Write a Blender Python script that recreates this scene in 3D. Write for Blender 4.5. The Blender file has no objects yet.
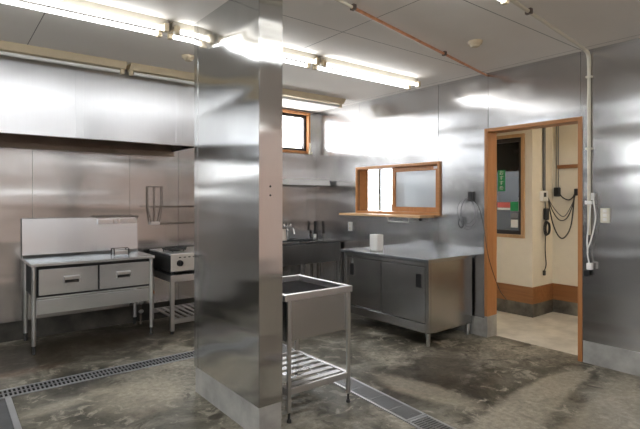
import bpy, bmesh, math, random
from mathutils import Vector, Matrix
random.seed(7)
SC = bpy.context.scene
COL = SC.collection
PI = math.pi

# ------------------------------------------------------------------ materials
def mat(name):
    m = bpy.data.materials.new(name); m.use_nodes = True
    nt = m.node_tree
    b = nt.nodes['Principled BSDF']
    return m, nt, b

def N(nt, t, **kw):
    n = nt.nodes.new(t)
    for k, v in kw.items(): setattr(n, k, v)
    return n

def coords(nt, scale=(1, 1, 1), loc=(0, 0, 0)):
    g = N(nt, 'ShaderNodeNewGeometry')
    mp = N(nt, 'ShaderNodeMapping')
    mp.inputs['Scale'].default_value = scale
    mp.inputs['Location'].default_value = loc
    nt.links.new(g.outputs['Position'], mp.inputs['Vector'])
    return mp.outputs['Vector'], g

def noise(nt, vec, scale, detail=2, rough=0.5, dist=0.0):
    n = N(nt, 'ShaderNodeTexNoise')
    n.inputs['Scale'].default_value = scale
    n.inputs['Detail'].default_value = detail
    n.inputs['Roughness'].default_value = rough
    n.inputs['Distortion'].default_value = dist
    nt.links.new(vec, n.inputs['Vector'])
    return n.outputs['Fac']

def ramp(nt, fac, stops):
    r = N(nt, 'ShaderNodeValToRGB')
    e = r.color_ramp.elements
    while len(e) < len(stops): e.new(0.5)
    for i, (p, c) in enumerate(stops):
        e[i].position = p
        e[i].color = (c[0], c[1], c[2], 1) if isinstance(c, (tuple, list)) else (c, c, c, 1)
    nt.links.new(fac, r.inputs['Fac'])
    return r.outputs['Color']

def mixc(nt, fac, a, b, mode='MIX'):
    m = N(nt, 'ShaderNodeMix', data_type='RGBA', blend_type=mode)
    for sock, v in ((m.inputs[0], fac), (m.inputs[6], a), (m.inputs[7], b)):
        if hasattr(v, 'is_output'): nt.links.new(v, sock)
        elif isinstance(v, (tuple, list)): sock.default_value = (v[0], v[1], v[2], 1)
        else: sock.default_value = v
    return m.outputs[2]

def math_n(nt, op, a, b=0.0, clamp=False):
    m = N(nt, 'ShaderNodeMath', operation=op, use_clamp=clamp)
    for sock, v in ((m.inputs[0], a), (m.inputs[1], b)):
        if hasattr(v, 'is_output'): nt.links.new(v, sock)
        else: sock.default_value = v
    return m.outputs[0]

def simple(name, col, rough=0.5, metal=0.0, var=0.0, vscale=8.0, spec=0.5):
    m, nt, b = mat(name)
    b.inputs['Roughness'].default_value = rough
    b.inputs['Metallic'].default_value = metal
    b.inputs['Specular IOR Level'].default_value = spec
    if var > 0:
        v, _ = coords(nt)
        f = noise(nt, v, vscale, 4, 0.6)
        c = ramp(nt, f, [(0.3, tuple(x * (1 - var) for x in col)), (0.7, tuple(min(1, x * (1 + var)) for x in col))])
        nt.links.new(c, b.inputs['Base Color'])
    else:
        b.inputs['Base Color'].default_value = (*col, 1)
    return m

def steel(name, col, rough, wave=0.0, wscale=(0.5, 0.5, 2.2), grain=(4, 4, 260), stain=0.10, aniso=0.0, island=False, smudge=0.05):
    """brushed stainless steel: long soft waves in the sheet, fine grain and smudges"""
    m, nt, b = mat(name)
    b.inputs['Metallic'].default_value = 1.0
    v, g = coords(nt)
    if island:
        mul = N(nt, 'ShaderNodeVectorMath', operation='MULTIPLY_ADD')
        comb = N(nt, 'ShaderNodeCombineXYZ')
        rnd = math_n(nt, 'MULTIPLY', g.outputs['Random Per Island'], 17.0)
        nt.links.new(rnd, comb.inputs[0]); nt.links.new(rnd, comb.inputs[1]); nt.links.new(rnd, comb.inputs[2])
        ad = N(nt, 'ShaderNodeVectorMath', operation='ADD')
        nt.links.new(v, ad.inputs[0]); nt.links.new(comb.outputs[0], ad.inputs[1])
        vv = ad.outputs[0]
    else:
        vv = v
    def scaled(s):
        mp = N(nt, 'ShaderNodeMapping'); mp.inputs['Scale'].default_value = s
        nt.links.new(vv, mp.inputs['Vector']); return mp.outputs['Vector']
    gr = noise(nt, scaled(grain), 1.0, 4, 0.7)
    sm = noise(nt, scaled((1.5, 1.5, 1.2)), 1.6, 5, 0.62, 0.6)
    c1 = ramp(nt, sm, [(0.30, tuple(x * (1 - stain) for x in col)), (0.65, col)])
    c2 = ramp(nt, gr, [(0.25, 0.955), (0.75, 1.0)])
    nt.links.new(mixc(nt, 1.0, c1, c2, 'MULTIPLY'), b.inputs['Base Color'])
    rr = math_n(nt, 'ADD', math_n(nt, 'MULTIPLY', sm, smudge * 2.4), rough - smudge * 1.2)
    nt.links.new(rr, b.inputs['Roughness'])
    if wave > 0:
        w = noise(nt, scaled(wscale), 1.0, 1, 0.35, 0.4)
        bp = N(nt, 'ShaderNodeBump')
        bp.inputs['Strength'].default_value = 1.0
        bp.inputs['Distance'].default_value = wave
        nt.links.new(w, bp.inputs['Height'])
        nt.links.new(bp.outputs['Normal'], b.inputs['Normal'])
    if aniso > 0:
        b.inputs['Anisotropic'].default_value = aniso
        t = N(nt, 'ShaderNodeTangent', direction_type='RADIAL', axis='Z')
        nt.links.new(t.outputs['Tangent'], b.inputs['Tangent'])
    return m

def wood(name, c_lo, c_hi, axis=2, rough=0.4, scale=1.0):
    m, nt, b = mat(name)
    s = [26 * scale] * 3; s[axis] = 1.6 * scale
    v, _ = coords(nt, tuple(s))
    f = noise(nt, v, 1.0, 5, 0.6, 0.6)
    nt.links.new(ramp(nt, f, [(0.25, c_lo), (0.75, c_hi)]), b.inputs['Base Color'])
    b.inputs['Roughness'].default_value = rough
    return m

def emit(name, col, strength):
    m = bpy.data.materials.new(name); m.use_nodes = True
    nt = m.node_tree; nt.nodes.clear()
    e = N(nt, 'ShaderNodeEmission'); o = N(nt, 'ShaderNodeOutputMaterial')
    e.inputs['Color'].default_value = (*col, 1); e.inputs['Strength'].default_value = strength
    nt.links.new(e.outputs[0], o.inputs['Surface'])
    return m

def concrete_floor():
    m, nt, b = mat('wet_concrete')
    v, g = coords(nt)
    big = noise(nt, v, 0.9, 5, 0.6, 0.8)
    med = noise(nt, v, 1.9, 7, 0.66, 0.9)
    fine = noise(nt, v, 26.0, 5, 0.7)
    tiny = noise(nt, v, 140.0, 3, 0.7)
    c = ramp(nt, med, [(0.34, (0.026, 0.022, 0.014)), (0.43, (0.072, 0.064, 0.045)), (0.52, (0.125, 0.115, 0.086)), (0.60, (0.20, 0.188, 0.15)), (0.69, (0.36, 0.335, 0.28))])
    # pale worn, scraped patches
    pale = ramp(nt, big, [(0.50, 0.0), (0.60, 1.0)])
    pale = math_n(nt, 'MULTIPLY', pale, ramp(nt, fine, [(0.30, 0.5), (0.62, 0.9)]))
    c = mixc(nt, math_n(nt, 'MULTIPLY', pale, 0.75), c, (0.36, 0.33, 0.27))
    flk = noise(nt, v, 6.5, 9, 0.72, 0.8)
    c = mixc(nt, ramp(nt, flk, [(0.54, 0.0), (0.60, 0.75)]), c, (0.38, 0.345, 0.28))
    c = mixc(nt, ramp(nt, flk, [(0.38, 0.7), (0.44, 0.0)]), c, (0.040, 0.030, 0.019))
    # damp stain, brown spots and broad dark patches towards the back, own outlines
    def blob(cx, cy, rx, ry, soft=0.35, wob=0.55, ang=0.0):
        mp = N(nt, 'ShaderNodeMapping', vector_type='TEXTURE')
        mp.inputs['Location'].default_value = (cx, cy, 0)
        mp.inputs['Rotation'].default_value = (0, 0, ang)
        mp.inputs['Scale'].default_value = (rx, ry, 1)
        nt.links.new(g.outputs['Position'], mp.inputs['Vector'])
        ln = N(nt, 'ShaderNodeVectorMath', operation='LENGTH')
        nt.links.new(mp.outputs['Vector'], ln.inputs[0])
        d = math_n(nt, 'ADD', ln.outputs['Value'], math_n(nt, 'MULTIPLY', math_n(nt, 'SUBTRACT', med, 0.5), wob * 2.2))
        return ramp(nt, d, [(1.0 - soft, 1.0), (1.0, 0.0)])
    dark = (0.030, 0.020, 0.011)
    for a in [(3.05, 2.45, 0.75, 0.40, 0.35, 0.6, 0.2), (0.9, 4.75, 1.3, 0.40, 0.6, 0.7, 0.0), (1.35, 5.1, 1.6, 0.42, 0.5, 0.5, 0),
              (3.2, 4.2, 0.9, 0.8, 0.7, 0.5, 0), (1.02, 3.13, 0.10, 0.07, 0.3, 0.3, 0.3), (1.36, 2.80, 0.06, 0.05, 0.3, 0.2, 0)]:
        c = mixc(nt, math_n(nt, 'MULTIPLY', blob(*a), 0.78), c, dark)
    # rust and pale scuffs
    for a in [(2.62, 2.35, 0.05, 0.2, 0.8, 0.5, 0.4), (0.35, 4.45, 0.5, 0.12, 0.8, 0.6, 0.1)]:
        c = mixc(nt, math_n(nt, 'MULTIPLY', blob(*a), 0.45), c, (0.20, 0.105, 0.05))
    for a in [(3.10, 1.66, 1.0, 0.17, 0.25, 0.5, 0.12), (3.3, 1.25, 1.1, 0.22, 0.3, 0.6, 0.2), (1.12, 3.45, 0.36, 0.42, 0.5, 0.9, 0.4), (0.62, 3.60, 0.35, 0.10, 0.5, 0.9, 0.2), (2.72, 2.25, 0.16, 0.5, 0.4, 0.6, 0.1), (3.6, 1.72, 0.5, 0.12, 0.2, 0.4, 0.0)]:
        c = mixc(nt, math_n(nt, 'MULTIPLY', blob(*a), 0.60), c, (0.38, 0.34, 0.265))
    c = mixc(nt, 0.8, c, ramp(nt, fine, [(0.30, 0.8), (0.66, 1.45)]), 'MULTIPLY')
    c = mixc(nt, 0.45, c, ramp(nt, tiny, [(0.3, 0.7), (0.7, 1.1)]), 'MULTIPLY')
    nt.links.new(c, b.inputs['Base Color'])
    nt.links.new(ramp(nt, big, [(0.35, 0.30), (0.65, 0.62)]), b.inputs['Roughness'])
    bp = N(nt, 'ShaderNodeBump'); bp.inputs['Distance'].default_value = 0.004; bp.inputs['Strength'].default_value = 0.6
    nt.links.new(mixc(nt, 0.5, med, fine), bp.inputs['Height'])
    nt.links.new(bp.outputs['Normal'], b.inputs['Normal'])
    return m

def ceiling_mat():
    """painted boards 1.82 x 0.91 m with fine joints"""
    m, nt, b = mat('ceiling_boards')
    v, g = coords(nt)
    sep = N(nt, 'ShaderNodeSeparateXYZ'); nt.links.new(g.outputs['Position'], sep.inputs[0])
    def line(val, period, off, w):
        t = math_n(nt, 'FRACT', math_n(nt, 'DIVIDE', math_n(nt, 'ADD', val, off), period))
        d = math_n(nt, 'MULTIPLY', math_n(nt, 'MINIMUM', t, math_n(nt, 'SUBTRACT', 1.0, t)), period)
        return math_n(nt, 'LESS_THAN', d, w)
    ly = line(sep.outputs['Y'], 0.91, 91.0, 0.003)
    lx = line(sep.outputs['X'], 1.82, 91.0 - 0.54, 0.003)
    s = math_n(nt, 'MAXIMUM', ly, lx)
    f = noise(nt, v, 1.2, 4, 0.6)
    c = ramp(nt, f, [(0.3, (0.83, 0.785, 0.73)), (0.7, (0.88, 0.84, 0.785))])
    nt.links.new(mixc(nt, s, c, (0.22, 0.20, 0.18)), b.inputs['Base Color'])
    b.inputs['Roughness'].default_value = 0.7
    return m

def glass_mat(name, tint=(1, 1, 1), refl=0.12):
    m = bpy.data.materials.new(name); m.use_nodes = True
    nt = m.node_tree; nt.nodes.clear()
    t = N(nt, 'ShaderNodeBsdfTransparent'); t.inputs[0].default_value = (*tint, 1)
    gl = N(nt, 'ShaderNodeBsdfGlossy'); gl.inputs['Roughness'].default_value = 0.02
    fr = N(nt, 'ShaderNodeFresnel'); fr.inputs[0].default_value = 1.45
    mx = N(nt, 'ShaderNodeMixShader'); o = N(nt, 'ShaderNodeOutputMaterial')
    gg = N(nt, 'ShaderNodeNewGeometry')
    k = math_n(nt, 'MULTIPLY', fr.outputs[0], math_n(nt, 'SUBTRACT', 1.0, gg.outputs['Backfacing']))
    nt.links.new(k, mx.inputs[0]); nt.links.new(t.outputs[0], mx.inputs[1]); nt.links.new(gl.outputs[0], mx.inputs[2])
    nt.links.new(mx.outputs[0], o.inputs['Surface'])
    return m

def frosted_mat(name='frosted_glass', tc=(0.66, 0.74, 0.82), dc=(0.50, 0.56, 0.62)):
    m = bpy.data.materials.new(name); m.use_nodes = True
    nt = m.node_tree; nt.nodes.clear()
    t = N(nt, 'ShaderNodeBsdfTranslucent'); t.inputs[0].default_value = (*tc, 1)
    d = N(nt, 'ShaderNodeBsdfDiffuse'); d.inputs[0].default_value = (*dc, 1)
    gl = N(nt, 'ShaderNodeBsdfGlossy'); gl.inputs['Roughness'].default_value = 0.12
    m1 = N(nt, 'ShaderNodeMixShader'); m1.inputs[0].default_value = 0.25
    m2 = N(nt, 'ShaderNodeMixShader'); m2.inputs[0].default_value = 0.22
    o = N(nt, 'ShaderNodeOutputMaterial')
    nt.links.new(t.outputs[0], m1.inputs[1]); nt.links.new(d.outputs[0], m1.inputs[2])
    nt.links.new(m1.outputs[0], m2.inputs[1]); nt.links.new(gl.outputs[0], m2.inputs[2])
    nt.links.new(m2.outputs[0], o.inputs['Surface'])
    return m

M = {}
SC_ = (0.60, 0.595, 0.58)
M['wall_steel'] = steel('wall_steel', (0.54, 0.53, 0.525), 0.21, wave=0.0200, wscale=(0.35, 0.35, 3.0), stain=0.14, island=False, smudge=0.06)
M['pillar_steel'] = steel('pillar_steel', (0.60, 0.605, 0.60), 0.12, wave=0.0180, wscale=(0.3, 0.3, 3.2), grain=(70, 70, 1.2), stain=0.10, island=False, smudge=0.04)
M['hood_steel'] = steel('hood_steel', (0.60, 0.61, 0.63), 0.30, wave=0.0060, wscale=(1.6, 1.6, 0.5), grain=(60, 60, 1.0), stain=0.06)
M['hood_dark'] = steel('hood_inner_steel', (0.34, 0.28, 0.23), 0.35, stain=0.3)
M['table_steel'] = steel('table_steel', (0.70, 0.735, 0.77), 0.26, wave=0.0006, wscale=(1.4, 1.4, 1.4), stain=0.10, smudge=0.03)  # bluish tint puts the floor's cool reflection into the colour
M['cab_steel'] = steel('cabinet_steel', (0.45, 0.445, 0.44), 0.26, wave=0.0004, wscale=(.6, .6, 1.0), stain=0.12, smudge=0.03)
M['top_steel'] = steel('worktop_steel', (0.40, 0.42, 0.44), 0.25, stain=0.10, grain=(200, 4, 4), smudge=0.03)
M['sink_steel'] = steel('sink_steel', (0.78, 0.77, 0.775), 0.28, wave=0.0005, wscale=(1, 1, 1), stain=0.08, smudge=0.02)
M['basin_steel'] = steel('basin_steel', (0.60, 0.595, 0.60), 0.24, wave=0.0012, wscale=(1.5, 1.5, 2.5), stain=0.12, smudge=0.03)
M['old_sink_steel'] = steel('old_sink_steel', (0.56, 0.56, 0.56), 0.30, stain=0.2)
M['frame_steel'] = steel('frame_steel', (0.70, 0.70, 0.70), 0.30, stain=0.12)
M['grate_steel'] = steel('grate_steel', (0.62, 0.64, 0.66), 0.38, stain=0.2)
M['grate_bars'] = steel('worn_grate_bars', (0.46, 0.47, 0.48), 0.42, stain=0.2)
M['chrome'] = simple('chrome', (0.80, 0.80, 0.80), 0.10, 1.0)
M['iron'] = simple('cast_iron', (0.020, 0.019, 0.018), 0.55, 0.0, 0.2)
M['rodiron'] = simple('greasy_rod', (0.16, 0.13, 0.11), 0.40, 0.7, 0.3)
M['black'] = simple('black_plastic', (0.012, 0.012, 0.013), 0.40)
M['dark'] = simple('gap_shade', (0.012, 0.011, 0.010), 0.80)  # shade of gaps and drain channels put in as black
M['rubber'] = simple('rubber_foot', (0.03, 0.03, 0.03), 0.70)
M['white'] = simple('white_plastic', (0.82, 0.81, 0.78), 0.40)
M['ivory'] = simple('ivory_plastic', (0.70, 0.67, 0.56), 0.45)
M['beige'] = simple('aged_beige_metal', (0.62, 0.52, 0.36), 0.50, 0.0, 0.10, 3.0)
M['fixture_white'] = simple('fixture_enamel', (0.36, 0.33, 0.27), 0.40)
M['tube_off'] = simple('unlit_tube', (0.78, 0.78, 0.76), 0.25)
M['tube_on'] = emit('lit_tube', (0.97, 0.985, 1.0), 2.6)
M['copper'] = simple('copper_pipe', (0.62, 0.30, 0.16), 0.38, 0.55, 0.2, 20)
M['pvc'] = simple('cream_pvc', (0.68, 0.63, 0.52), 0.40)
M['wood_x'] = wood('oak_along_x', (0.30, 0.115, 0.035), (0.46, 0.20, 0.07), 0)
M['wood_y'] = wood('oak_along_y', (0.36, 0.150, 0.048), (0.52, 0.245, 0.09), 1)
M['wood_z'] = wood('oak_upright', (0.34, 0.135, 0.042), (0.50, 0.225, 0.08), 2)
M['wood_pale'] = wood('pale_ledge_wood', (0.56, 0.33, 0.16), (0.72, 0.47, 0.26), 1)
M['wood_dado'] = wood('brown_dado', (0.22, 0.090, 0.032), (0.32, 0.145, 0.055), 1)
M['wood_tan'] = wood('tan_window_wood', (0.40, 0.235, 0.11), (0.54, 0.34, 0.18), 2)
M['alu_dark'] = simple('dark_bronze_aluminium', (0.035, 0.030, 0.030), 0.40, 0.4)
M['alu'] = simple('grey_aluminium', (0.30, 0.31, 0.32), 0.40, 0.6)
M['floor'] = concrete_floor()
M['hall_floor'] = simple('pale_concrete', (0.60, 0.57, 0.51), 0.60, 0.0, 0.22, 3.0)
M['plinth'] = simple('mortar_plinth', (0.33, 0.325, 0.305), 0.50, 0.0, 0.28, 5.0)
M['plinth_shaded'] = simple('shaded_mortar', (0.050, 0.046, 0.038), 0.65, 0.0, 0.55, 5.0)  # mortar darkened in colour for the shade under the table
M['ceiling'] = ceiling_mat()
M['cream'] = simple('cream_wallpaper', (0.74, 0.68, 0.57), 0.75, 0.0, 0.03)
M['backing'] = simple('wall_backing', (0.06, 0.06, 0.06), 0.70)
M['front_plaster'] = simple('warm_plaster', (0.92, 0.75, 0.67), 0.75, 0.0, 0.06, 2.0)
M['left_plaster'] = simple('grey_plaster', (0.40, 0.40, 0.41), 0.70, 0.0, 0.06, 2.0)
M['glass'] = glass_mat('clear_glass')
M['glass_grey'] = glass_mat('shaded_glass', (0.27, 0.27, 0.265))
M['frosted'] = frosted_mat('frosted_glass', (0.86, 0.93, 1.0), (0.62, 0.70, 0.78))
M['frosted_dim'] = frosted_mat('dim_frosted_glass', (0.14, 0.145, 0.15), (0.5, 0.5, 0.5))
M['shutter'] = simple('shutter_slats', (0.018, 0.020, 0.026), 0.5)
M['green'] = simple('green_sign', (0.01, 0.32, 0.10), 0.5)
M['red'] = simple('faded_red_card', (0.75, 0.16, 0.14), 0.6)
M['paper'] = simple('white_paper', (0.80, 0.80, 0.78), 0.7)
M['house'] = simple('neighbour_render', (0.20, 0.205, 0.22), 0.8, 0.0, 0.05)
M['roof'] = simple('neighbour_roof', (0.10, 0.105, 0.12), 0.6, 0.0, 0.1)
M['asphalt'] = simple('asphalt', (0.14, 0.14, 0.145), 0.85, 0.0, 0.15, 6)
M['cable'] = simple('grey_cable', (0.10, 0.10, 0.105), 0.45)
M['black_cable'] = simple('black_cable', (0.02, 0.018, 0.016), 0.5)

# ------------------------------------------------------------------ mesh helpers
class MB:
    def __init__(s): s.bm = bmesh.new()
    def box(s, x0, x1, y0, y1, z0, z1, bev=0.0, seg=2):
        bm = bmesh.new()
        vs = [bm.verts.new((x, y, z)) for z in (z0, z1) for y in (y0, y1) for x in (x0, x1)]
        for f in ((0, 2, 3, 1), (4, 5, 7, 6), (0, 1, 5, 4), (2, 6, 7, 3), (0, 4, 6, 2), (1, 3, 7, 5)):
            bm.faces.new([vs[i] for i in f])
        if bev > 0:
            bmesh.ops.bevel(bm, geom=bm.edges[:], offset=bev, segments=seg, profile=0.5, affect='EDGES')
        s.merge(bm); return s
    def merge(s, bm, mtx=None):
        if mtx is not None: bm.transform(mtx)
        me = bpy.data.meshes.new('t'); bm.to_mesh(me); bm.free()
        s.bm.from_mesh(me); bpy.data.meshes.remove(me)
    def cyl(s, p0, p1, r, r2=None, n=16, caps=True):
        p0 = Vector(p0); p1 = Vector(p1); d = p1 - p0
        bm = bmesh.new()
        bmesh.ops.create_cone(bm, cap_ends=caps, segments=n, radius1=r, radius2=r if r2 is None else r2, depth=d.length)
        q = d.to_track_quat('Z', 'Y').to_matrix().to_4x4()
        s.merge(bm, Matrix.Translation((p0 + p1) / 2) @ q); return s
    def sphere(s, c, r, sc=(1, 1, 1), n=16):
        bm = bmesh.new()
        bmesh.ops.create_uvsphere(bm, u_segments=n, v_segments=n // 2, radius=r)
        s.merge(bm, Matrix.Translation(c) @ Matrix.Diagonal((*sc, 1))); return s
    def tube(s, pts, r, n=8, cyc=False, smooth=True):
        pts = [Vector(p) for p in pts]
        if smooth and len(pts) > 2: pts = catmull(pts, cyc)
        rings = []; up = Vector((0, 0, 1)); prev = None
        for i, p in enumerate(pts):
            if cyc: t = pts[(i + 1) % len(pts)] - pts[i - 1]
            else: t = pts[min(i + 1, len(pts) - 1)] - pts[max(i - 1, 0)]
            t.normalize()
            if prev is None:
                a = t.cross(up)
                if a.length < 1e-3: a = t.cross(Vector((1, 0, 0)))
            else:
                a = prev - t * prev.dot(t)
            a.normalize(); prev = a; b = t.cross(a)
            rings.append([s.bm.verts.new(p + (a * math.cos(2 * PI * k / n) + b * math.sin(2 * PI * k / n)) * r) for k in range(n)])
        m = len(rings)
        for i in range(m if cyc else m - 1):
            A = rings[i]; B = rings[(i + 1) % m]
            for k in range(n): s.bm.faces.new((A[k], A[(k + 1) % n], B[(k + 1) % n], B[k]))
        if not cyc:
            s.bm.faces.new(rings[0][::-1]); s.bm.faces.new(rings[-1])
        return s
    def torus(s, c, R, r, axis='Z', n=28, m=8, sc=(1, 1)):
        pts = []
        for k in range(n):
            a = 2 * PI * k / n; u = R * math.cos(a) * sc[0]; v = R * math.sin(a) * sc[1]
            off = {'Z': (u, v, 0), 'X': (0, u, v), 'Y': (u, 0, v)}[axis]
            pts.append(Vector(c) + Vector(off))
        return s.tube(pts, r, m, True, False)
    def prism(s, poly, axis, a0, a1):
        """polygon (2D) extruded along an axis"""
        def P(u, v, w): return {'X': (w, u, v), 'Y': (u, w, v), 'Z': (u, v, w)}[axis]
        A = [s.bm.verts.new(P(u, v, a0)) for u, v in poly]
        B = [s.bm.verts.new(P(u, v, a1)) for u, v in poly]
        s.bm.faces.new(A); s.bm.faces.new(B[::-1])
        for i in range(len(poly)):
            j = (i + 1) % len(poly); s.bm.faces.new((A[i], B[i], B[j], A[j]))
        return s
    def build(s, name, material, parent=None, smooth=False, bevel=0.0):
        bm = s.bm
        bmesh.ops.recalc_face_normals(bm, faces=bm.faces[:])
        off = Vector((0, 0, 0))
        p = parent
        while p is not None: off += p.location; p = p.parent
        if off.length > 0: bmesh.ops.translate(bm, vec=-off, verts=bm.verts[:])
        me = bpy.data.meshes.new(name); bm.to_mesh(me); bm.free()
        me.materials.append(M[material] if isinstance(material, str) else material)
        o = bpy.data.objects.new(name, me); COL.objects.link(o)
        if smooth:
            for f in me.polygons: f.use_smooth = True
            try: me.set_sharp_from_angle(angle=math.radians(40))
            except Exception: pass
        if parent is not None: o.parent = parent
        return o

def catmull(pts, cyc=False, k=6):
    out = []; n = len(pts)
    rng = range(n) if cyc else range(n - 1)
    for i in rng:
        p0 = pts[i - 1] if (cyc or i > 0) else pts[0]
        p1 = pts[i]; p2 = pts[(i + 1) % n]
        p3 = pts[(i + 2) % n] if (cyc or i + 2 < n) else pts[-1]
        for j in range(k):
            t = j / k
            out.append(0.5 * ((2 * p1) + (p2 - p0) * t + (2 * p0 - 5 * p1 + 4 * p2 - p3) * t * t + (3 * p1 - p0 - 3 * p2 + p3) * t ** 3))
    if not cyc: out.append(pts[-1])
    return out

def thing(name, label, cat, loc, group=None):
    o = bpy.data.objects.new(name, None); COL.objects.link(o)
    o.empty_display_size = 0.05
    o.location = loc
    return tag(o, label, cat, group)

def tag(o, label, cat, group=None):
    o['label'] = label; o['category'] = cat
    if group: o['group'] = group
    return o

def struct(o, label=None):
    o['kind'] = 'structure'
    if label: o['label'] = label
    return o

def base_at(o, loc):
    """move a single-mesh thing's origin to its base"""
    v = Vector(loc); o.data.transform(Matrix.Translation(-v)); o.location = v
    return o

def dup(root, loc, label, rotz=None):
    r = root.copy(); COL.objects.link(r); r.location = loc; r['label'] = label
    for ch in list(root.children):
        c = ch.copy(); COL.objects.link(c); c.parent = r
        for g in list(ch.children):
            d = g.copy(); COL.objects.link(d); d.parent = c
    return r

# ------------------------------------------------------------------ room figures
R, B, H = 4.27, 5.53, 2.634          # right wall, back wall, ceiling
L, F = -3.2, -2.6                    # left and front walls (behind the camera)
T = 0.13
HB = 0.185                           # concrete plinth height

# floor
struct(MB().box(L, R + T, F, B, -0.12, 0.0).build('floor', 'floor'), 'stained wet concrete kitchen floor')
struct(MB().box(L - T, R + T, F - T, B + T, H, H + 0.10).build('ceiling', 'ceiling'), 'white painted board ceiling')

def tilt_panel(mb, plane, pos, a0, a1, z0, z1, thick=0.004, ta=0.0, tz=0.0):
    """one steel sheet on a wall; ta/tz: how far its edges lean off the wall (m)"""
    ca, cz = (a0 + a1) / 2, (z0 + z1) / 2
    vs = []
    for (a, z) in ((a0, z0), (a1, z0), (a1, z1), (a0, z1)):
        lean = ta * (a - ca) / (a1 - a0) + tz * (z - cz) / max(0.3, (z1 - z0))
        vs.append((a, z, thick + lean))
    bm = mb.bm
    if plane == 'X': P = lambda a, z, d: (pos - d, a, z)
    else: P = lambda a, z, d: (a, pos - d, z)
    fr = [bm.verts.new(P(a, z, d)) for a, z, d in vs]
    bk = [bm.verts.new(P(a, z, 0.0)) for a, z, d in vs]
    bm.faces.new(fr)
    for i in range(4): bm.faces.new((fr[i], fr[(i + 1) % 4], bk[(i + 1) % 4], bk[i]))

# right wall with door and serving hatch openings
DY0, DY1, DZ = 1.86, 2.722, 2.045
SY0, SY1, SZ0, SZ1 = 3.33, 4.62, 1.225, 1.765
w = MB()
for y0, y1, z0, z1 in ((F, DY0 - .034, 0, H), (DY0 - .034, DY1 + .034, DZ + .034, H), (DY1 + .034, SY0 - .031, 0, H), (SY0 - .031, SY1 + .027, 0, SZ0 - .024), (SY0 - .031, SY1 + .027, SZ1 + .025, H), (SY1 + .027, B + T, 0, H)):
    w.box(R, R + T, y0, y1, z0, z1)
wr = struct(w.build('wall_right', 'backing'), 'right wall clad in stainless steel sheets')
g = 0.0015
p = MB()
rnd = random.Random(3)
def PX(y0, y1, z0, z1, ta=None, tz=None):
    tilt_panel(p, 'X', R, y0 + g, y1 - g, z0, z1, 0.006, rnd.uniform(-.002, .002) if ta is None else ta, rnd.uniform(-.002, .002) if tz is None else tz)
PX(SY1 - .02, B, HB, H, 0, 0)
PX(SY0, SY1 - .02, SZ1, H, 0, 0); PX(SY0, SY1 - .02, HB, SZ0, 0, 0)
PX(DY1, SY0, HB, H, .001, -.002)
PX(DY0 - .02, DY1, DZ, H, -.001, .003)
PX(0.93, DY0 - .02, HB, H, .002, -.003)
PX(0.0, 0.93, HB, H); PX(-0.93, 0.0, HB, H)
MB().box(R - .006, R, F, -0.932, HB, H).build('bounce_lining', 'front_plaster', wr)  # unseen plaster added so the pillar end reflects something brighter
p.build('steel_cladding', 'wall_steel', wr)
pl = MB()
for y0, y1 in ((F, DY0 - .04), (DY1 + .03, B)): pl.box(R - 0.012, R, y0, y1, 0, HB)
struct(pl.build('baseboard_right', 'plinth'), 'grey mortar plinth along the right wall')

# back wall with high window
BX0, BX1, BZ0, BZ1 = 2.20, 4.10, 2.05, 2.585
w = MB()
for x0, x1, z0, z1 in ((L, BX0 - .034, 0, H), (BX1 + .034, R + T, 0, H), (BX0 - .034, BX1 + .034, 0, BZ0 - .024), (BX0 - .034, BX1 + .034, BZ1 + .027, H)):
    w.box(x0, x1, B, B + T, z0, z1)
wb = struct(w.build('wall_back', 'backing'), 'back wall clad in stainless steel sheets')
p = MB()
def PY(x0, x1, z0, z1, ta=None, tz=None):
    tilt_panel(p, 'Y', B, x0 + g, x1 - g, z0, z1, 0.006, rnd.uniform(-.002, .002) if ta is None else ta, rnd.uniform(-.002, .002) if tz is None else tz)
xs = [L, -2.2, -1.25, -0.28, 0.70, 1.64, BX0]
for a, b_ in zip(xs, xs[1:]): PY(a, b_, HB, H)
PY(BX0, 3.46, HB, BZ0, 0, 0); PY(3.46, BX1, HB, BZ0, 0.001, 0); PY(BX0, BX1, BZ1, H, 0, 0); PY(BX1, R - .006, HB, H, 0, 0)
p.build('steel_cladding', 'wall_steel', wb)
struct(MB().box(L, R - .012, B - 0.014, B, 0, HB).build('baseboard_back', 'plinth_shaded'), 'mortar plinth along the back wall, darkened for the shade under the table')

# left and front walls (behind and beside the camera), each cut for an added strip window
w = MB()

for y0, y1, z0, z1 in ((F - T, -2.2, 0, H), (-2.2, 3.9, 0, 2.05), (-2.2, 3.9, 2.52, H), (3.9, B + T, 0, H)): w.box(L - T, L, y0, y1, z0, z1)
struct(w.build('wall_left', 'left_plaster'))
w = MB()
for x0, x1, z0, z1 in ((L, -2.8, 0, H), (-2.8, 4.2, 0, 1.95), (-2.8, 4.2, 2.42, H), (4.2, R + T, 0, H)): w.box(x0, x1, F - T, F, z0, z1)
struct(w.build('wall_front', 'front_plaster'))

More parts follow.
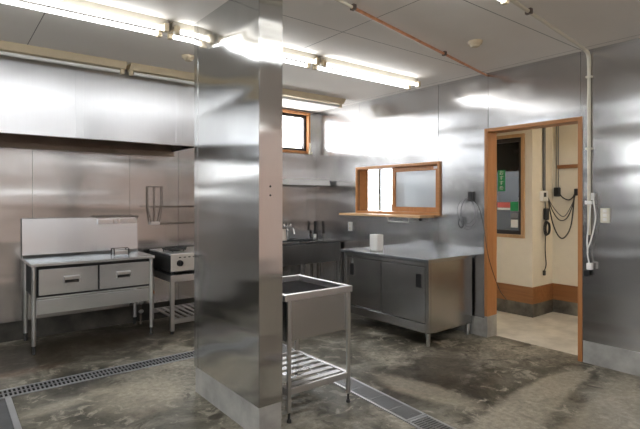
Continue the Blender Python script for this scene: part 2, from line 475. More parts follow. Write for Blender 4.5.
# free-standing wall stub in the middle, steel clad on a mortar plinth
CX0, CX1, CY0, CY1 = 1.42, 1.578, 2.371, 3.262
pil = struct(MB().box(CX0 + .004, CX1 - .004, CY0 + .004, CY1 - .004, 0, H).build('pillar', 'plinth'), 'free-standing stainless steel clad wall stub on a mortar plinth')
pil['category'] = 'pillar'
s = MB()
cz0, cz1 = HB, H
s.box(CX0 - .002, CX0 + .003, CY0, CY1, cz0, cz1)
s.build('side_sheet', 'pillar_steel', pil)
s = MB(); s.box(CX0, CX1, CY0 - .002, CY0 + .003, cz0, cz1)
s.box(CX1 - .003, CX1 + .002, CY0, CY1, cz0, cz1); s.box(CX0, CX1, CY1 - .003, CY1 + .002, cz0, cz1)
s.build('end_sheet', 'pillar_steel', pil)
s = MB()
s.box(CX0 - .0035, CX0 - .002, CY1 - .060, CY1, cz0, cz1)
s.build('corner_trim', 'pillar_steel', pil)
for zz in (1.453, 1.402):
    MB().cyl((1.494, CY0 - .0035, zz), (1.494, CY0 + .0, zz), .006, n=12).build('screw', 'black', pil)

# ------------------------------------------------------------------ doorway frame
d = MB()
fy = 0.035
d.box(R - .018, R + T + .02, DY0 - fy, DY0, 0, DZ + fy, .003)
d0 = struct(d.build('door_1', 'wood_z'), 'orange brown wooden frame of the open doorway')
MB().box(R - .018, R + T + .02, DY1, DY1 + fy, 0.21, DZ + fy, .003).build('jamb', 'wood_z', d0)
MB().box(R - .018, R + T + .02, DY1, DY1 + fy, 0.0, 0.209, .003).build('jamb_base', 'plinth', d0)
MB().box(R - .018, R + T + .02, DY0 + .0005, DY1 - .0005, DZ, DZ + fy, .003).build('head', 'wood_y', d0)

# ------------------------------------------------------------------ hall beyond
HX, HX2, HY, HE0, HE1, HH = 5.40, 5.88, 2.87, 0.4, 6.6, 2.45
struct(MB().box(R + T, HX2 + .12, HE0, HE1, -0.12, -0.002).build('floor_hall', 'hall_floor'), 'pale concrete floor of the hall')
struct(MB().box(R + T, HX2 + .12, HE0, HE1, HH, HH + .08).build('ceiling_hall', 'cream'))
NY0, NY1, NZ0, NZ1 = 2.995, 3.55, 0.95, 2.12         # dark framed window beside the door
OY0, OY1, OZ0, OZ1 = 4.75, 6.2, 0.95, 2.05         # bright window seen through the hatch
w = MB()
for y0, y1, z0, z1 in ((HY, NY0 - .034, 0, HH), (NY0 - .034, NY1 + .034, 0, NZ0 - .034), (NY0 - .034, NY1 + .034, NZ1 + .034, HH), (NY1 + .034, OY0 - .03, 0, HH), (OY0 - .03, OY1 + .03, 0, OZ0 - .03), (OY0 - .03, OY1 + .03, OZ1 + .03, HH), (OY1 + .03, HE1, 0, HH)):
    w.box(HX, HX + .12, y0, y1, z0, z1)
struct(w.build('wall_hall', 'cream'), 'cream papered hall wall with the dark window')
struct(MB().box(HX + .12, HX2, HY, HY + .12, 0, HH).build('wall_hall_return', 'cream'))
struct(MB().box(HX2, HX2 + .12, HE0, HY + .12, 0, HH).build('wall_hall_recess', 'cream'), 'cream recess wall behind the hanging cables')
w = MB(); w.box(R + T, HX2 + .12, HE0 - .12, HE0, 0, HH)
struct(w.build('wall_hall_south', 'cream'))
w = MB(); w.box(R + T, HX + .12, HE1, HE1 + .12, 0, HH)
struct(w.build('wall_hall_north', 'cream'))
# cream skin on the hall side of the kitchen wall
w = MB()
for y0, y1, z0, z1 in ((HE0, DY0 - fy, 0, HH), (DY0 - fy, DY1 + fy, DZ + fy, HH), (DY1 + fy, SY0 - .03, 0, HH), (SY0 - .03, SY1 + .03, 0, SZ0 - .03), (SY0 - .03, SY1 + .03, SZ1 + .03, HH), (SY1 + .03, HE1, 0, HH)):
    w.box(R + T, R + T + .012, y0, y1, z0, z1)
struct(w.build('wall_hall_inner', 'cream'))
dd = MB()
dd.box(HX - .014, HX, HY - .014, HE1, .155, .35, .003); dd.box(HX - .0, HX2, HY - .014, HY, .155, .35); dd.box(HX2 - .014, HX2, HE0, HY - .014, .155, .35)
struct(dd.build('trim_1', 'wood_dado'), 'brown wooden band along the foot of the hall walls')
dd = MB()
M['hall_plinth'] = simple('stained_plinth', (0.13, 0.12, 0.10), 0.65, 0.0, 0.7, 4.0)
dd.box(HX - .010, HX, HY - .010, HE1, 0, .155); dd.box(HX, HX2, HY - .010, HY, 0, .155); dd.box(HX2 - .010, HX2, HE0, HY - .010, 0, .155)
struct(dd.build('baseboard_hall', 'hall_plinth'), 'damp mottled mortar plinth at the foot of the hall walls')
struct(MB().box(HX2 - .03, HX2, HE0, 2.80, 1.745, 1.79, .003).build('trim_2', 'wood_dado'), 'brown wooden rail on the recess wall')

# ------------------------------------------------------------------ windows
def frame4(mb, axis, pos0, pos1, a0, a1, z0, z1, t, bev=.002):
    """rectangular ring between pos0..pos1 on an axis"""
    def bx(aa, ab, za, zb):
        if axis == 'X': mb.box(pos0, pos1, aa, ab, za, zb, bev)
        else: mb.box(aa, ab, pos0, pos1, za, zb, bev)
    bx(a0, a1, z1 - t, z1); bx(a0, a1, z0, z0 + t); bx(a0, a0 + t, z0 + t, z1 - t); bx(a1 - t, a1, z0 + t, z1 - t)
    return mb

# window_1: high window on the back wall
w1 = struct(frame4(MB(), 'Y', B - .045, B + .05, BX0 - .035, BX1 + .035, BZ0 - .025, BZ1 + .028, .035).build('window_1', 'wood_z'), 'high window in wood frame near the corner')
f = frame4(MB(), 'Y', B + .012, B + .06, BX0, BX1, BZ0 + .01, BZ1 - .007, .040)
f.build('window_frame', 'alu_dark', w1)
mid = (BX0 + BX1) / 2
MB().box(mid - .025, mid + .025, B + .02, B + .055, BZ0 + .05, BZ1 - .047).build('mullion', 'alu_dark', w1)
MB().box(BX0 + .04, BX1 - .04, B + .036, B + .041, BZ0 + .05, BZ1 - .047).build('pane', 'glass', w1)
lt = MB(); lt.cyl((BX1 - .075, B + .005, BZ0 + .07), (BX1 - .075, B + .005, BZ0 + .30), .005)
lt.box(BX1 - .085, BX1 - .06, B - .005, B + .02, BZ0 + .05, BZ0 + .09, .003)
lt.build('stay', 'alu', w1)
lt = MB(); lt.box(BX1 + .0, BX1 + .05, B - .075, B - .045, BZ0 - .035, BZ0 + .005, .004); lt.box(BX1 + .01, BX1 + .035, B - .06, B - .045, BZ0 + .0, BZ0 + .13, .004)
lt.build('latch', 'pvc', w1)

# window_2: serving hatch with one sliding sash
w2 = struct(frame4(MB(), 'X', R - .030, R + .175, SY0 - .032, SY1 + .028, SZ0 - .025, SZ1 + .026, .030).build('window_2', 'wood_y'), 'wooden framed serving hatch with a sliding frosted sash')
sx0, sx1 = R + .02, R + .055
s = frame4(MB(), 'X', sx0, sx1, SY0 + .005, 4.05, SZ0 + .007, SZ1 - .006, .055)
sash = s.build('sash', 'wood_z', w2)
MB().box(sx0 + .014, sx0 + .020, SY0 + .06, 3.995, SZ0 + .06, SZ1 - .06).build('pane', 'frosted', sash)
MB().box(sx0 - .006, sx0, 4.012, 4.032, 1.42, 1.50, .002).build('pull', 'wood_x', sash)
s = frame4(MB(), 'X', R + .085, R + .12, 3.96, 4.06, SZ0 + .007, SZ1 - .006, .030)
s.build('stile', 'wood_z', w2)
lp = MB(); lp.box(sx0 - .004, sx0, SY0 + .015, SY0 + .085, SZ1 - .048, SZ1 - .018, .001)
lp.build('sticker', 'paper', sash)
MB().box(R - .235, R - .0, 3.39, 4.74, SZ0 - .052, SZ0 - .026, .003).build('ledge', 'wood_pale', w2)
br = MB()
br.box(R - .16, R - .13, 3.45, 3.475, SZ0 - .085, SZ0 - .0525, .002)
br.build('ledge_bracket', 'black', w2)

# window_3: bright window on the far side of the hall
w3 = struct(frame4(MB(), 'X', HX - .02, HX + .13, OY0 - .03, OY1 + .03, OZ0 - .03, OZ1 + .03, .035).build('window_3', 'wood_tan'), 'bright hall window seen through the serving hatch')
frame4(MB(), 'X', HX + .05, HX + .09, OY0, OY1, OZ0, OZ1, .04).build('window_frame', 'alu', w3)
MB().box(HX + .05, HX + .09, 5.385, 5.44, OZ0 + .04, OZ1 - .04).build('mullion', 'alu', w3)
MB().box(HX + .035, HX + .05, 5.39, 5.42, 1.46, 1.53, .003).build('catch', 'alu_dark', w3)
MB().box(HX + .068, HX + .073, OY0 + .04, OY1 - .04, OZ0 + .04, OZ1 - .04).build('pane', 'glass', w3)

# window_4: dark framed window beside the door, with stickers on its pane
w4 = struct(frame4(MB(), 'X', HX - .025, HX + .12, NY0 - .035, NY1 + .035, NZ0 - .035, NZ1 + .035, .038).build('window_4', 'wood_tan'), 'dark hall window in a tan wood frame')
frame4(MB(), 'X', HX + .015, HX + .07, NY0 + .003, NY1 - .003, NZ0 + .003, NZ1 - .003, .050).build('window_frame', 'alu_dark', w4)
MB().box(HX + .040, HX + .045, NY0 + .05, NY1 - .05, NZ0 + .05, NZ1 - .05).build('pane', 'glass_grey', w4)
MB().box(HX - .01, HX + .015, NY0 + .012, NY0 + .035, 1.24, 1.36, .003).build('latch', 'black', w4)
sl = MB()
zz = 1.72
while zz < NZ1 - .05:
    sl.box(HX + .085, HX + .105, NY0 - .03, NY1 + .03, zz, zz + .0565, .004); zz += .056
sl.build('rolled_shutter', 'shutter', w4)

# ------------------------------------------------------------------ outside, seen through the hall window
struct(MB().box(R + 2, 30, -20, 40, -.25, -.15).build('ground_outside', 'asphalt'))
nh = thing('house', 'grey rendered neighbouring house with pitched roof seen through the dark window', 'house', (9.0, 4.6, -.15))
MB().prism([(2.4, -.15), (6.6, -.15), (6.6, 2.2), (4.5, 3.3), (2.4, 2.2)], 'X', 8.6, 12.0).build('wall', 'house', nh)
rf = MB()
for sgn in (-1, 1):
    rf.prism([(4.5, 3.42), (4.5, 3.31), (4.5 + sgn * 2.35, 2.08), (4.5 + sgn * 2.35, 2.19)], 'X', 8.4, 12.2)
rf.build('roof', 'roof', nh)

fn = thing('garden_fence', 'plain grey board fence in front of the neighbouring house', 'fence', (7.9, 4.6, -.15))
MB().box(7.88, 7.92, 2.0, 7.5, -.05, 1.25).build('boards', simple('fence_grey', (.09, .092, .10), .7), fn)
for y in (2.2, 3.8, 5.4, 7.0): MB().box(7.93, 7.99, y, y + .06, -.15, 1.28).build('post', 'roof', fn)

# papers, a sign and cards standing for things outside, on the pane (kitchen side of the glass)
gx = HX + .0385
def card(name, y0, y1, z0, z1, m, label, cat):
    o = MB().box(gx - .0015, gx, y0, y1, z0, z1).build(name, m)
    base_at(o, (gx, (y0 + y1) / 2, z0)); return tag(o, label, cat)
def text_mesh(name, body, size, loc, m, parent=None, rot=(PI / 2, 0, -PI / 2), vertical=False, gap=1.0):
    """each character converted to real flat letter geometry"""
    mb = MB()
    dg = None
    for i, ch in enumerate(body if vertical else [body]):
        cu = bpy.data.curves.new('txt', 'FONT'); cu.body = ch; cu.size = size
        cu.align_x = 'CENTER'; cu.align_y = 'CENTER'; cu.extrude = .0006
        to = bpy.data.objects.new('txt', cu); COL.objects.link(to)
        bpy.context.view_layer.update()
        me = bpy.data.meshes.new_from_object(to.evaluated_get(bpy.context.evaluated_depsgraph_get()))
        bm = bmesh.new(); bm.from_mesh(me)
        from mathutils import Euler
        mtx = Matrix.Translation(Vector(loc) - Vector((0, 0, i * size * gap))) @ Euler(rot).to_matrix().to_4x4()
        mb.merge(bm, mtx)
        bpy.data.meshes.remove(me); bpy.data.objects.remove(to); bpy.data.curves.remove(cu)
    return mb.build(name, m, parent)
gs = card('sign', 3.235, 3.335, 1.475, 1.735, 'green', 'green upright sign with white characters on the dark hall window', 'sign')
text_mesh('lettering', 'おすすめ', .060, (gx - .003, 3.285, 1.700), 'paper', gs, vertical=True, gap=1.03)
card('notice', 3.17, 3.34, 1.275, 1.34, 'red', 'faded red card standing for something outside, low on the dark hall window', 'notice')
card('notice', 3.17, 3.34, 1.245, 1.272, 'paper', 'narrow white strip under the red card, standing for something outside', 'notice')
card('notice', 3.062, 3.165, 1.235, 1.345, 'green', 'square green card standing for something outside, low on the dark hall window', 'notice')
card('notice', 3.045, 3.062, 1.235, 1.40, 'paper', 'thin upright white strip beside the square green card', 'notice')
card('notice', 3.07, 3.16, 1.035, 1.13, 'paper', 'small white square paper at the foot of the dark hall window', 'notice')
card('notice', 3.07, 3.16, 1.150, 1.215, 'house', 'small grey paper between the green card and the white square paper', 'notice')
lb = MB().box(HX + .080, HX + .084, 3.065, 3.145, 1.935, 1.985).build('label_plate', 'paper')
base_at(lb, (HX + .082, 3.105, 1.935)); tag(lb, 'small white label at the top of the dark hall window', 'label')

# ------------------------------------------------------------------ hall electrics
def single(o, base, label, cat, group=None):
    base_at(o, base); return tag(o, label, cat, group)
single(MB().cyl((5.64, HY - .019, 1.48), (5.64, HY - .019, HH), .017).build('conduit', simple('dull_grey_pipe', (.12, .12, .12), .5), smooth=True), (5.64, HY - .019, 1.48), 'thick grey conduit down the hall return wall above the control box', 'conduit')
cb = thing('control_box', 'white wall control box with dark display and cables in the hall', 'control box', (5.625, HY, 1.33))
MB().box(5.565, 5.69, HY - .045, HY, 1.355, 1.475, .006).build('casing', 'white', cb)
MB().box(5.58, 5.635, HY - .048, HY - .0455, 1.405, 1.455, .001).build('display', 'black', cb)
bx = thing('junction_box', 'small black junction box hanging from two wires on the recess wall', 'junction box', (HX2, 2.80, 1.36))
MB().box(HX2 - .05, HX2, 2.765, 2.835, 1.41, 1.52, .01).build('casing', 'black', bx)
for k, yy in enumerate((2.79, 2.815)):
    MB().tube([(HX2 - .012, yy, HH), (HX2 - .012, yy + .002, 2.0), (HX2 - .02, yy, 1.52)], .005).build('wire', 'cable', bx)
hk = MB().box(HX2 - .07, HX2, 2.54, 2.585, 1.42, 1.50, .006).build('cable_hook', 'black')
single(hk, (HX2, 2.56, 1.42), 'black wall hook by the right door jamb carrying the hall cables', 'hook')
def cord(name, pts, r, m, label, cat='cable', group=None):
    o = MB().tube(pts, r).build(name, m, smooth=True)
    return single(o, pts[-1], label, cat, group)
cord('cable', [(HX2 - .055, 2.77, 1.47), (HX2 - .06, 2.72, 1.40), (HX2 - .06, 2.65, 1.37), (HX2 - .06, 2.60, 1.40), (HX2 - .055, 2.575, 1.46)], .007, 'black_cable', 'uppermost short black cable from junction box to hall hook')
cord('cable', [(5.70, HY - .03, 1.41), (5.76, HY - .06, 1.24), (5.785, 2.74, 1.13), (5.79, 2.66, 1.15), (5.795, 2.60, 1.28), (5.80, 2.57, 1.44)], .006, 'black_cable', 'middle black cable loop sagging between control box and hall hook')
cord('cable', [(5.70, HY - .035, 1.38), (5.74, HY - .07, 1.10), (5.745, 2.73, 0.94), (5.745, 2.66, 0.93), (5.755, 2.59, 1.08), (5.768, 2.56, 1.42)], .008, 'black_cable', 'lowest and thickest black cable loop hanging in the hall')
cord('cable', [(5.70, HY - .02, 1.43), (5.80, HY - .05, 1.28), (5.82, 2.71, 1.17), (5.825, 2.62, 1.30), (5.825, 2.565, 1.45)], .005, 'cable', 'thin grey cable crossing between the black loops in the hall')
pc = thing('extension_cord', 'black power cord with coiled bundle and plug hanging below the control box', 'cord', (5.66, HY - .03, 1.33))
MB().tube([(5.655, HY - .02, 1.35), (5.66, HY - .03, 1.20), (5.67, HY - .02, 1.0), (5.655, HY - .025, 0.75), (5.665, HY - .03, 0.60), (5.63, HY - .025, 0.52)], .006).build('lead', 'black_cable', pc, smooth=True)
cl = MB()
for k in range(3): cl.torus((5.66 + .01 * k, HY - .035 - .006 * k, 1.03), .075 - .006 * k, .006, 'Y', sc=(0.8, 1.15))
cl.build('coil', 'black_cable', pc, smooth=True)
MB().box(5.63, 5.69, HY - .06, HY - .01, 1.13, 1.27, .012).build('adapter', 'black', pc)
MB().box(5.615, 5.645, HY - .04, HY - .012, 0.47, 0.53, .006).build('plug', 'black', pc)

# ------------------------------------------------------------------ fluorescent lights
def lamp(lit, wide, body_m, label, loc, group):
    t = thing('fluorescent_light', label, 'ceiling light', loc, group)
    x0, y0, z0 = loc
    Lh = 0.645
    if wide:
        b = MB(); b.prism([(y0 - .050, z0), (y0 + .050, z0), (y0 + .040, z0 - .050), (y0 - .040, z0 - .050)], 'X', x0 - Lh, x0 + Lh)
        b.build('body', body_m, t)
        ys = (y0 - .066, y0 + .066); zt = z0 - .072; rt = .0145
    else:
        b = MB(); b.prism([(y0 - .085, z0), (y0 + .085, z0), (y0 + .045, z0 - .055), (y0 - .045, z0 - .055)], 'X', x0 - Lh, x0 + Lh)
        b.build('body', body_m, t)
        ys = (y0,); zt = z0 - .078; rt = .016
    for yy in ys:
        MB().cyl((x0 - .60, yy, zt), (x0 + .60, yy, zt), rt, n=16).build('tube', 'tube_on' if lit else 'tube_off', t, smooth=True)
        for sg in (-1, 1):
            h = MB(); h.box(x0 + sg * .623 - .016, x0 + sg * .623 + .016, yy - .020, yy + .020, zt - .022, z0 - .036, .004)
            if wide: h.box(x0 + sg * .623 - .014, x0 + sg * .623 + .014, min(yy, y0), max(yy, y0), z0 - .062, z0 - .036)
            h.build('lamp_holder', 'beige', t)
    return t
ct = H - .001
place = ['lit twin tube light nearest the right wall, between pillar and serving hatch wall', 'lit twin tube light half hidden behind the steel pillar', 'lit twin tube light left of the pillar, running out of the frame', 'lit twin tube light far left outside the frame']
a0 = lamp(True, True, 'fixture_white', place[0], (3.245, 3.345, ct), 'lit twin tube ceiling lights')
for k in (1, 2, 3): dup(a0, (3.245 - 1.325 * k, 3.345, ct), place[k])
dup(a0, (2.005, 1.50, ct), 'lit twin tube light whose tip shows at the top edge')
for k, (xx, yy) in enumerate(((0.68, 1.50), (-0.645, 1.50), (-1.97, 1.5), (2.00, -0.25), (0.68, -0.25), (-0.645, -.25), (3.325, -1.75), (2.0, -1.75), (0.68, -1.75), (-.645, -1.75), (-1.97, -1.75), (-1.97, -.25))):  # front row and some left lamps added to brighten; the rest continue the rows
    dup(a0, (xx, yy, ct), 'unseen lit twin tube light of the rows continued and added for room light')
place = ['unlit beige tube light over the high back window', 'unlit beige tube light hidden behind the pillar top', 'unlit beige tube light along the range hood top', 'unlit beige tube light at the far left end of the range hood']
u0 = lamp(False, False, 'beige', place[0], (3.33, 4.62, ct), 'unlit single tube ceiling lights')
for k in (1, 2, 3): dup(u0, (3.33 - 1.325 * k, 4.62, ct), place[k])

# detectors
def detector(loc, label):
    t = thing('smoke_detector', label, 'smoke detector', loc, 'round beige ceiling detectors')
    x, y, z = loc
    MB().cyl((x, y, z - .022), (x, y, z), .052, .058, n=28).build('base', 'beige', t, smooth=True)
    MB().cyl((x, y, z - .042), (x, y, z - .022), .030, .046, n=28).build('sensor', 'beige', t, smooth=True)
    return t
dt = detector((3.33, 2.24, ct), 'round beige detector on ceiling between the two pipes')
dup(dt, (1.69, 4.02, ct), 'round beige detector on ceiling peeking past the pillar left edge')

# pipes
cp = thing('ceiling_pipe', 'copper pipe clipped to the ceiling ending at the right wall', 'pipe', (4.24, 2.73, H - .03))
MB().cyl((2.06, 2.296, H - .022), (4.255, 2.735, H - .022), .011, n=12).build('copper_run', 'copper', cp, smooth=True)
MB().cyl((-1.5, 1.584, H - .022), (2.06, 2.296, H - .022), .011, n=12).build('white_run', 'pvc', cp, smooth=True)
for x in (2.08, 3.35):
    yy = 2.296 + (x - 2.06) * .2
    MB().box(x - .014, x + .014, yy - .018, yy + .018, H - .036, H - .001, .003).build('clip', 'rodiron', cp)
wp = thing('conduit_pipe', 'cream conduit running over the ceiling and down beside the doorway', 'pipe', (R - .03, 1.755, 1.10))
MB().tube([(2.70, 1.598, H - .020), (3.6, 1.700, H - .020), (4.17, 1.765, H - .020)], .013, n=12, smooth=False).build('ceiling_run', 'pvc', wp, smooth=True)
MB().tube([(4.16, 1.764, H - .022), (4.215, 1.766, H - .035), (4.243, 1.766, H - .075), (4.246, 1.765, H - .14)], .016, n=12).build('elbow', 'pvc', wp, smooth=True)
MB().cyl((4.246, 1.765, H - .12), (4.246, 1.765, 1.08), .014, n=14).build('drop', 'pvc', wp, smooth=True)
for z in (2.40, 1.80):
    MB().box(4.232, 4.262, 1.74, 1.79, z - .008, z + .008, .002).build('saddle', 'pvc', wp)
MB().box(3.02, 3.05, 1.615, 1.658, H - .036, H - .001, .003).build('saddle', 'rodiron', wp)
pg = thing('power_cord', 'white power cord clipped to the conduit with a plug hanging at its end', 'cord', (4.22, 1.75, 0.8))
c = MB(); c.box(4.205, 4.236, 1.73, 1.785, 1.335, 1.365, .005); c.box(4.20, 4.23, 1.715, 1.735, 1.37, 1.43, .005)
c.build('clip', 'white', pg)
MB().tube([(4.215, 1.725, 1.43), (4.215, 1.715, 1.34), (4.22, 1.705, 1.22), (4.222, 1.735, 1.06), (4.222, 1.768, 0.95), (4.22, 1.755, 0.85)], .006).build('lead', 'white', pg, smooth=True)
MB().tube([(4.225, 1.745, 1.33), (4.225, 1.755, 1.2), (4.225, 1.772, 1.05), (4.222, 1.765, 0.93)], .006).build('lead', 'white', pg, smooth=True)
MB().box(4.195, 4.235, 1.725, 1.768, 0.795, 0.85, .006).build('socket', 'white', pg)
MB().box(4.20, 4.235, 1.755, 1.79, 0.735, 0.79, .006).build('plug', 'black', pg)
# switch and outlet
sp = thing('switch_plate', 'ivory switch plate on the steel wall right of the doorway', 'switch', (R - .012, 1.645, 1.18))
MB().box(R - .022, R - .009, 1.61, 1.68, 1.185, 1.305, .003).build('plate', 'ivory', sp)
for z in (1.20, 1.235, 1.27): MB().box(R - .026, R - .0221, 1.63, 1.66, z, z + .025, .002).build('rocker', 'white', sp)
op = thing('outlet_plate', 'white outlet plate on the steel wall left of the serving hatch', 'outlet', (R - .012, 4.77, .96))
MB().box(R - .020, R - .006, 4.735, 4.805, .955, 1.075, .003).build('plate', 'white', op)
for z in (.985, 1.03): MB().box(R - .0225, R - .0201, 4.752, 4.788, z, z + .025, .001).build('socket', 'ivory', op)

# hook with coil of thin cable on the right wall by the door
hc = thing('cable_coil', 'loose coil of thin grey cable hanging from a black hook by the door', 'cable', (R - .01, 2.92, 1.38))
MB().box(R - .045, R - .008, 2.89, 2.93, 1.36, 1.455, .006).build('hook', 'black', hc)
c = MB()
for k, (ry, rz) in enumerate(((.10, .145), (.085, .16), (.11, .13))):
    c.torus((R - .028 - .008 * k, 2.925 + .012 * k, 1.375 - rz + .01), 1.0, .0018, 'X', sc=(ry, rz), n=36)
c.build('loops', 'cable', hc, smooth=True)
c = MB(); c.tube([(R - .03, 3.04, 1.18), (R - .03, 3.05, 1.12), (R - .03, 3.02, 1.08), (R - .03, 2.99, 1.12), (R - .03, 3.0, 1.20)], .005)
c.build('connector', 'cable', hc, smooth=True)
MB().tube([(R - .04, 2.90, 1.40), (R - .035, 2.81, 1.30), (R - .03, 2.755, 1.10), (R - .03, 2.70, .80), (R + .05, 2.64, .50), (R + .15, 2.62, .38), (R + .2, 2.66, .33)], .0035).build('tail', 'black_cable', hc, smooth=True)

# ------------------------------------------------------------------ range hood
hx0, hx1, hy, hz0 = -1.9, 2.12, 4.75, 1.93
hd = thing('range_hood', 'long stainless steel range hood across the back wall', 'range hood', (0.2, 5.1, hz0))
c = MB(); c.box(hx0, hx1, hy, hy + .012, hz0, H - .006); c.box(hx1 - .012, hx1, hy + .012, B - .012, hz0, H - .006); c.box(hx0, hx0 + .012, hy + .012, B - .012, hz0, H - .006)
c.build('canopy', 'hood_steel', hd)
c = MB(); c.box(hx0 + .012, hx1 - .012, hy + .012, hy + .02, hz0 + .03, H - .01); c.box(hx0 + .012, hx1 - .012, B - .03, B - .012, hz0, H - .01); c.box(hx0 + .012, hx1 - .012, hy + .02, B - .03, H - .03, H - .01)
c.build('inner_lining', 'hood_dark', hd)
c = MB(); c.box(hx0 + .012, hx1 - .012, hy + .0125, hy + .06, hz0 - .001, hz0 + .006); c.box(hx0 + .012, hx1 - .012, hy + .054, hy + .06, hz0 + .006, hz0 + .03)
c.build('grease_gutter', 'hood_dark', hd)
MB().box(hx0, hx1, B - .075, B - .012, hz0 - .055, hz0 - .002, .003).build('rear_channel', 'hood_dark', hd)
for x in (0.02, 0.97, 1.9):
    MB().box(x - .035, x + .035, hy - .004, hy, hz0 + .002, H - .01, .002).build('cover_strip', 'hood_steel', hd)

# ------------------------------------------------------------------ drawer table
tx0, tx1, ty0, ty1, tz = 0.605, 1.70, 4.885, 5.49, 0.805
dtb = thing('drawer_table', 'stainless steel work table with two drawers and tall backsplash', 'table', (1.15, 5.2, 0))
c = MB(); c.box(tx0, tx1, ty0, ty1, tz - .028, tz, .004)
c.build('top', 'table_steel', dtb)
c = MB(); c.prism([(ty1 - .045, tz + .0005), (ty1, tz + .0005), (ty1, 1.185), (ty1 - .022, 1.185)], 'X', tx0, tx1)
c.prism([(ty1 - .028, tz + .0005), (ty1 - .07, tz + .0005), (ty1 - .028, tz + .04)], 'X', tx0 + .002, tx1 - .002)
c.build('backsplash', 'table_steel', dtb)
MB().box(tx0 + .03, tx1 - .03, ty0 + .04, ty1 - .03, .49, tz - .03).build('carcass', 'dark', dtb)  # coloured black so the gaps around the drawers look shaded
MB().box(tx0 + .05, tx1 - .05, ty0 + .022, ty0 + .036, .485, .50, .002).build('rail', 'table_steel', dtb)
dw0 = None
for k, (x0, x1) in enumerate(((.670, 1.163), (1.177, 1.655))):
    dwr = MB().box(x0, x1, ty0 + .020, ty0 + .038, .515, .748, .003).build('drawer', 'table_steel', dtb)
    xc = (x0 + x1) / 2 + (.02 if k == 0 else -.02)
    h = MB(); h.box(xc - .066, xc + .066, ty0 - .004, ty0 + .0195, .640, .672, .004); h.box(xc - .066, xc - .060, ty0 + .004, ty0 + .0195, .612, .6395, .001); h.box(xc + .060, xc + .066, ty0 + .004, ty0 + .0195, .612, .6395, .001)
    h.build('handle', 'frame_steel', dwr)
    MB().box(xc - .0595, xc + .0595, ty0 + .016, ty0 + .0195, .612, .6395).build('recess_shade', 'black', dwr)  # black plate paints the shade of the recess behind the handle
MB().box(tx0 + .045, tx1 - .045, ty0 + .022, ty0 + .034, .345, .478, .003).build('lower_panel', 'table_steel', dtb)
for x in (tx0 + .028, tx1 - .028):
    for y in (ty0 + .030, ty1 - .04):
        lg = MB().cyl((x, y, .075), (x, y, tz - .03), .019, n=18).build('leg', 'frame_steel', dtb, smooth=True)
        f = MB(); f.cyl((x, y, .035), (x, y, .0745), .014, n=14); f.cyl((x, y, 0), (x, y, .035), .017, n=14)
        f.build('foot', 'rubber', lg, smooth=True)
kr = thing('knife_rack', 'narrow steel rack hooked on the right top of the backsplash', 'rack', (1.49, ty1 - .03, 1.14))
c = MB(); c.box(1.29, 1.685, ty1 - .060, ty1 - .029, 1.115, 1.165, .004)
c.build('trough', 'sink_steel', kr)
c = MB(); c.tube([(1.27, ty1 - .04, 1.187), (1.27, ty1 - .065, 1.19), (1.30, ty1 - .066, 1.19), (1.66, ty1 - .066, 1.19), (1.695, ty1 - .06, 1.185), (1.70, ty1 - .04, 1.17)], .006)
c.build('rim_rail', 'rodiron', kr, smooth=True)
tl = thing('wire_caddy', 'small steel caddy with dark wire ends on the drawer table', 'caddy', (1.40, 5.07, tz))
MB().box(1.345, 1.475, 5.03, 5.11, tz + .012, tz + .055, .006).build('tray', 'sink_steel', tl)
for x in (1.34, 1.48):
    MB().tube([(x, 5.02, tz + .005), (x, 5.02, tz + .075), (x, 5.07, tz + .08), (x, 5.12, tz + .075), (x, 5.12, tz + .005)], .0055, smooth=False).build('wire_end', 'iron', tl)
MB().tube([(1.34, 5.07, tz + .08), (1.48, 5.07, tz + .08)], .004, smooth=False).build('bail', 'rodiron', tl)
# floats/valves on pipe under table
vp = thing('valve_pipe', 'small pipe with round valve knobs under the table by the stove', 'pipe', (1.72, 5.40, 0))
MB().cyl((1.72, 5.40, 0), (1.72, 5.40, .58), .012, n=10).build('pipe', 'rodiron', vp, smooth=True)
for z in (.14, .24, .33, .42): MB().sphere((1.72, 5.385, z), .028, (1, .8, .8)).build('valve', 'frame_steel', vp, smooth=True)

# ------------------------------------------------------------------ stove and stand
sx0, sx1, sy0, sy1 = 1.82, 2.52, 4.77, 5.42
st = thing('stove_stand', 'low steel stand with slatted shelf carrying the gas stove', 'stand', (2.17, 5.1, 0))
c = MB(); frame = c
c.box(sx0, sx1, sy0, sy0 + .02, .53, .60, .002); c.box(sx0, sx1, sy1 - .02, sy1, .53, .60, .002); c.box(sx0, sx0 + .02, sy0 + .02, sy1 - .02, .53, .60, .002); c.box(sx1 - .02, sx1, sy0 + .02, sy1 - .02, .53, .60, .002)
c.box(sx0 + .02, sx1 - .02, sy0 + .02, sy1 - .02, .59, .60)
c.build('top_frame', 'frame_steel', st)
for x in (sx0 + .022, sx1 - .022):
    for y in (sy0 + .022, sy1 - .022):
        lg = MB().box(x - .019, x + .019, y - .019, y + .019, .03, .53, .002).build('leg', 'frame_steel', st)
        MB().cyl((x, y, 0), (x, y, .03), .015, n=12).build('foot', 'rubber', lg)
c = MB(); c.box(sx0 + .042, sx1 - .042, sy0 + .01, sy0 + .03, .10, .15, .002); c.box(sx0 + .042, sx1 - .042, sy1 - .03, sy1 - .01, .10, .15, .002)
x = sx0 + .05
while x < sx1 - .08:
    c.box(x, x + .035, sy0 + .031, sy1 - .031, .14, .15); x += .075
c.build('slatted_shelf', 'frame_steel', st)
gs_ = thing('gas_stove', 'two burner gas stove with pale front on the steel stand', 'stove', (2.17, 5.1, .60))
c = MB(); c.box(sx0 + .005, sx1 - .005, sy0 + .012, sy1, .625, .80, .004)
c.build('body', 'iron', gs_)
MB().box(sx0, sx1, sy0 - .012, sy0 + .0115, .64, .815, .005).build('front_panel', simple('pale_enamel', (.46, .42, .38), .3), gs_)
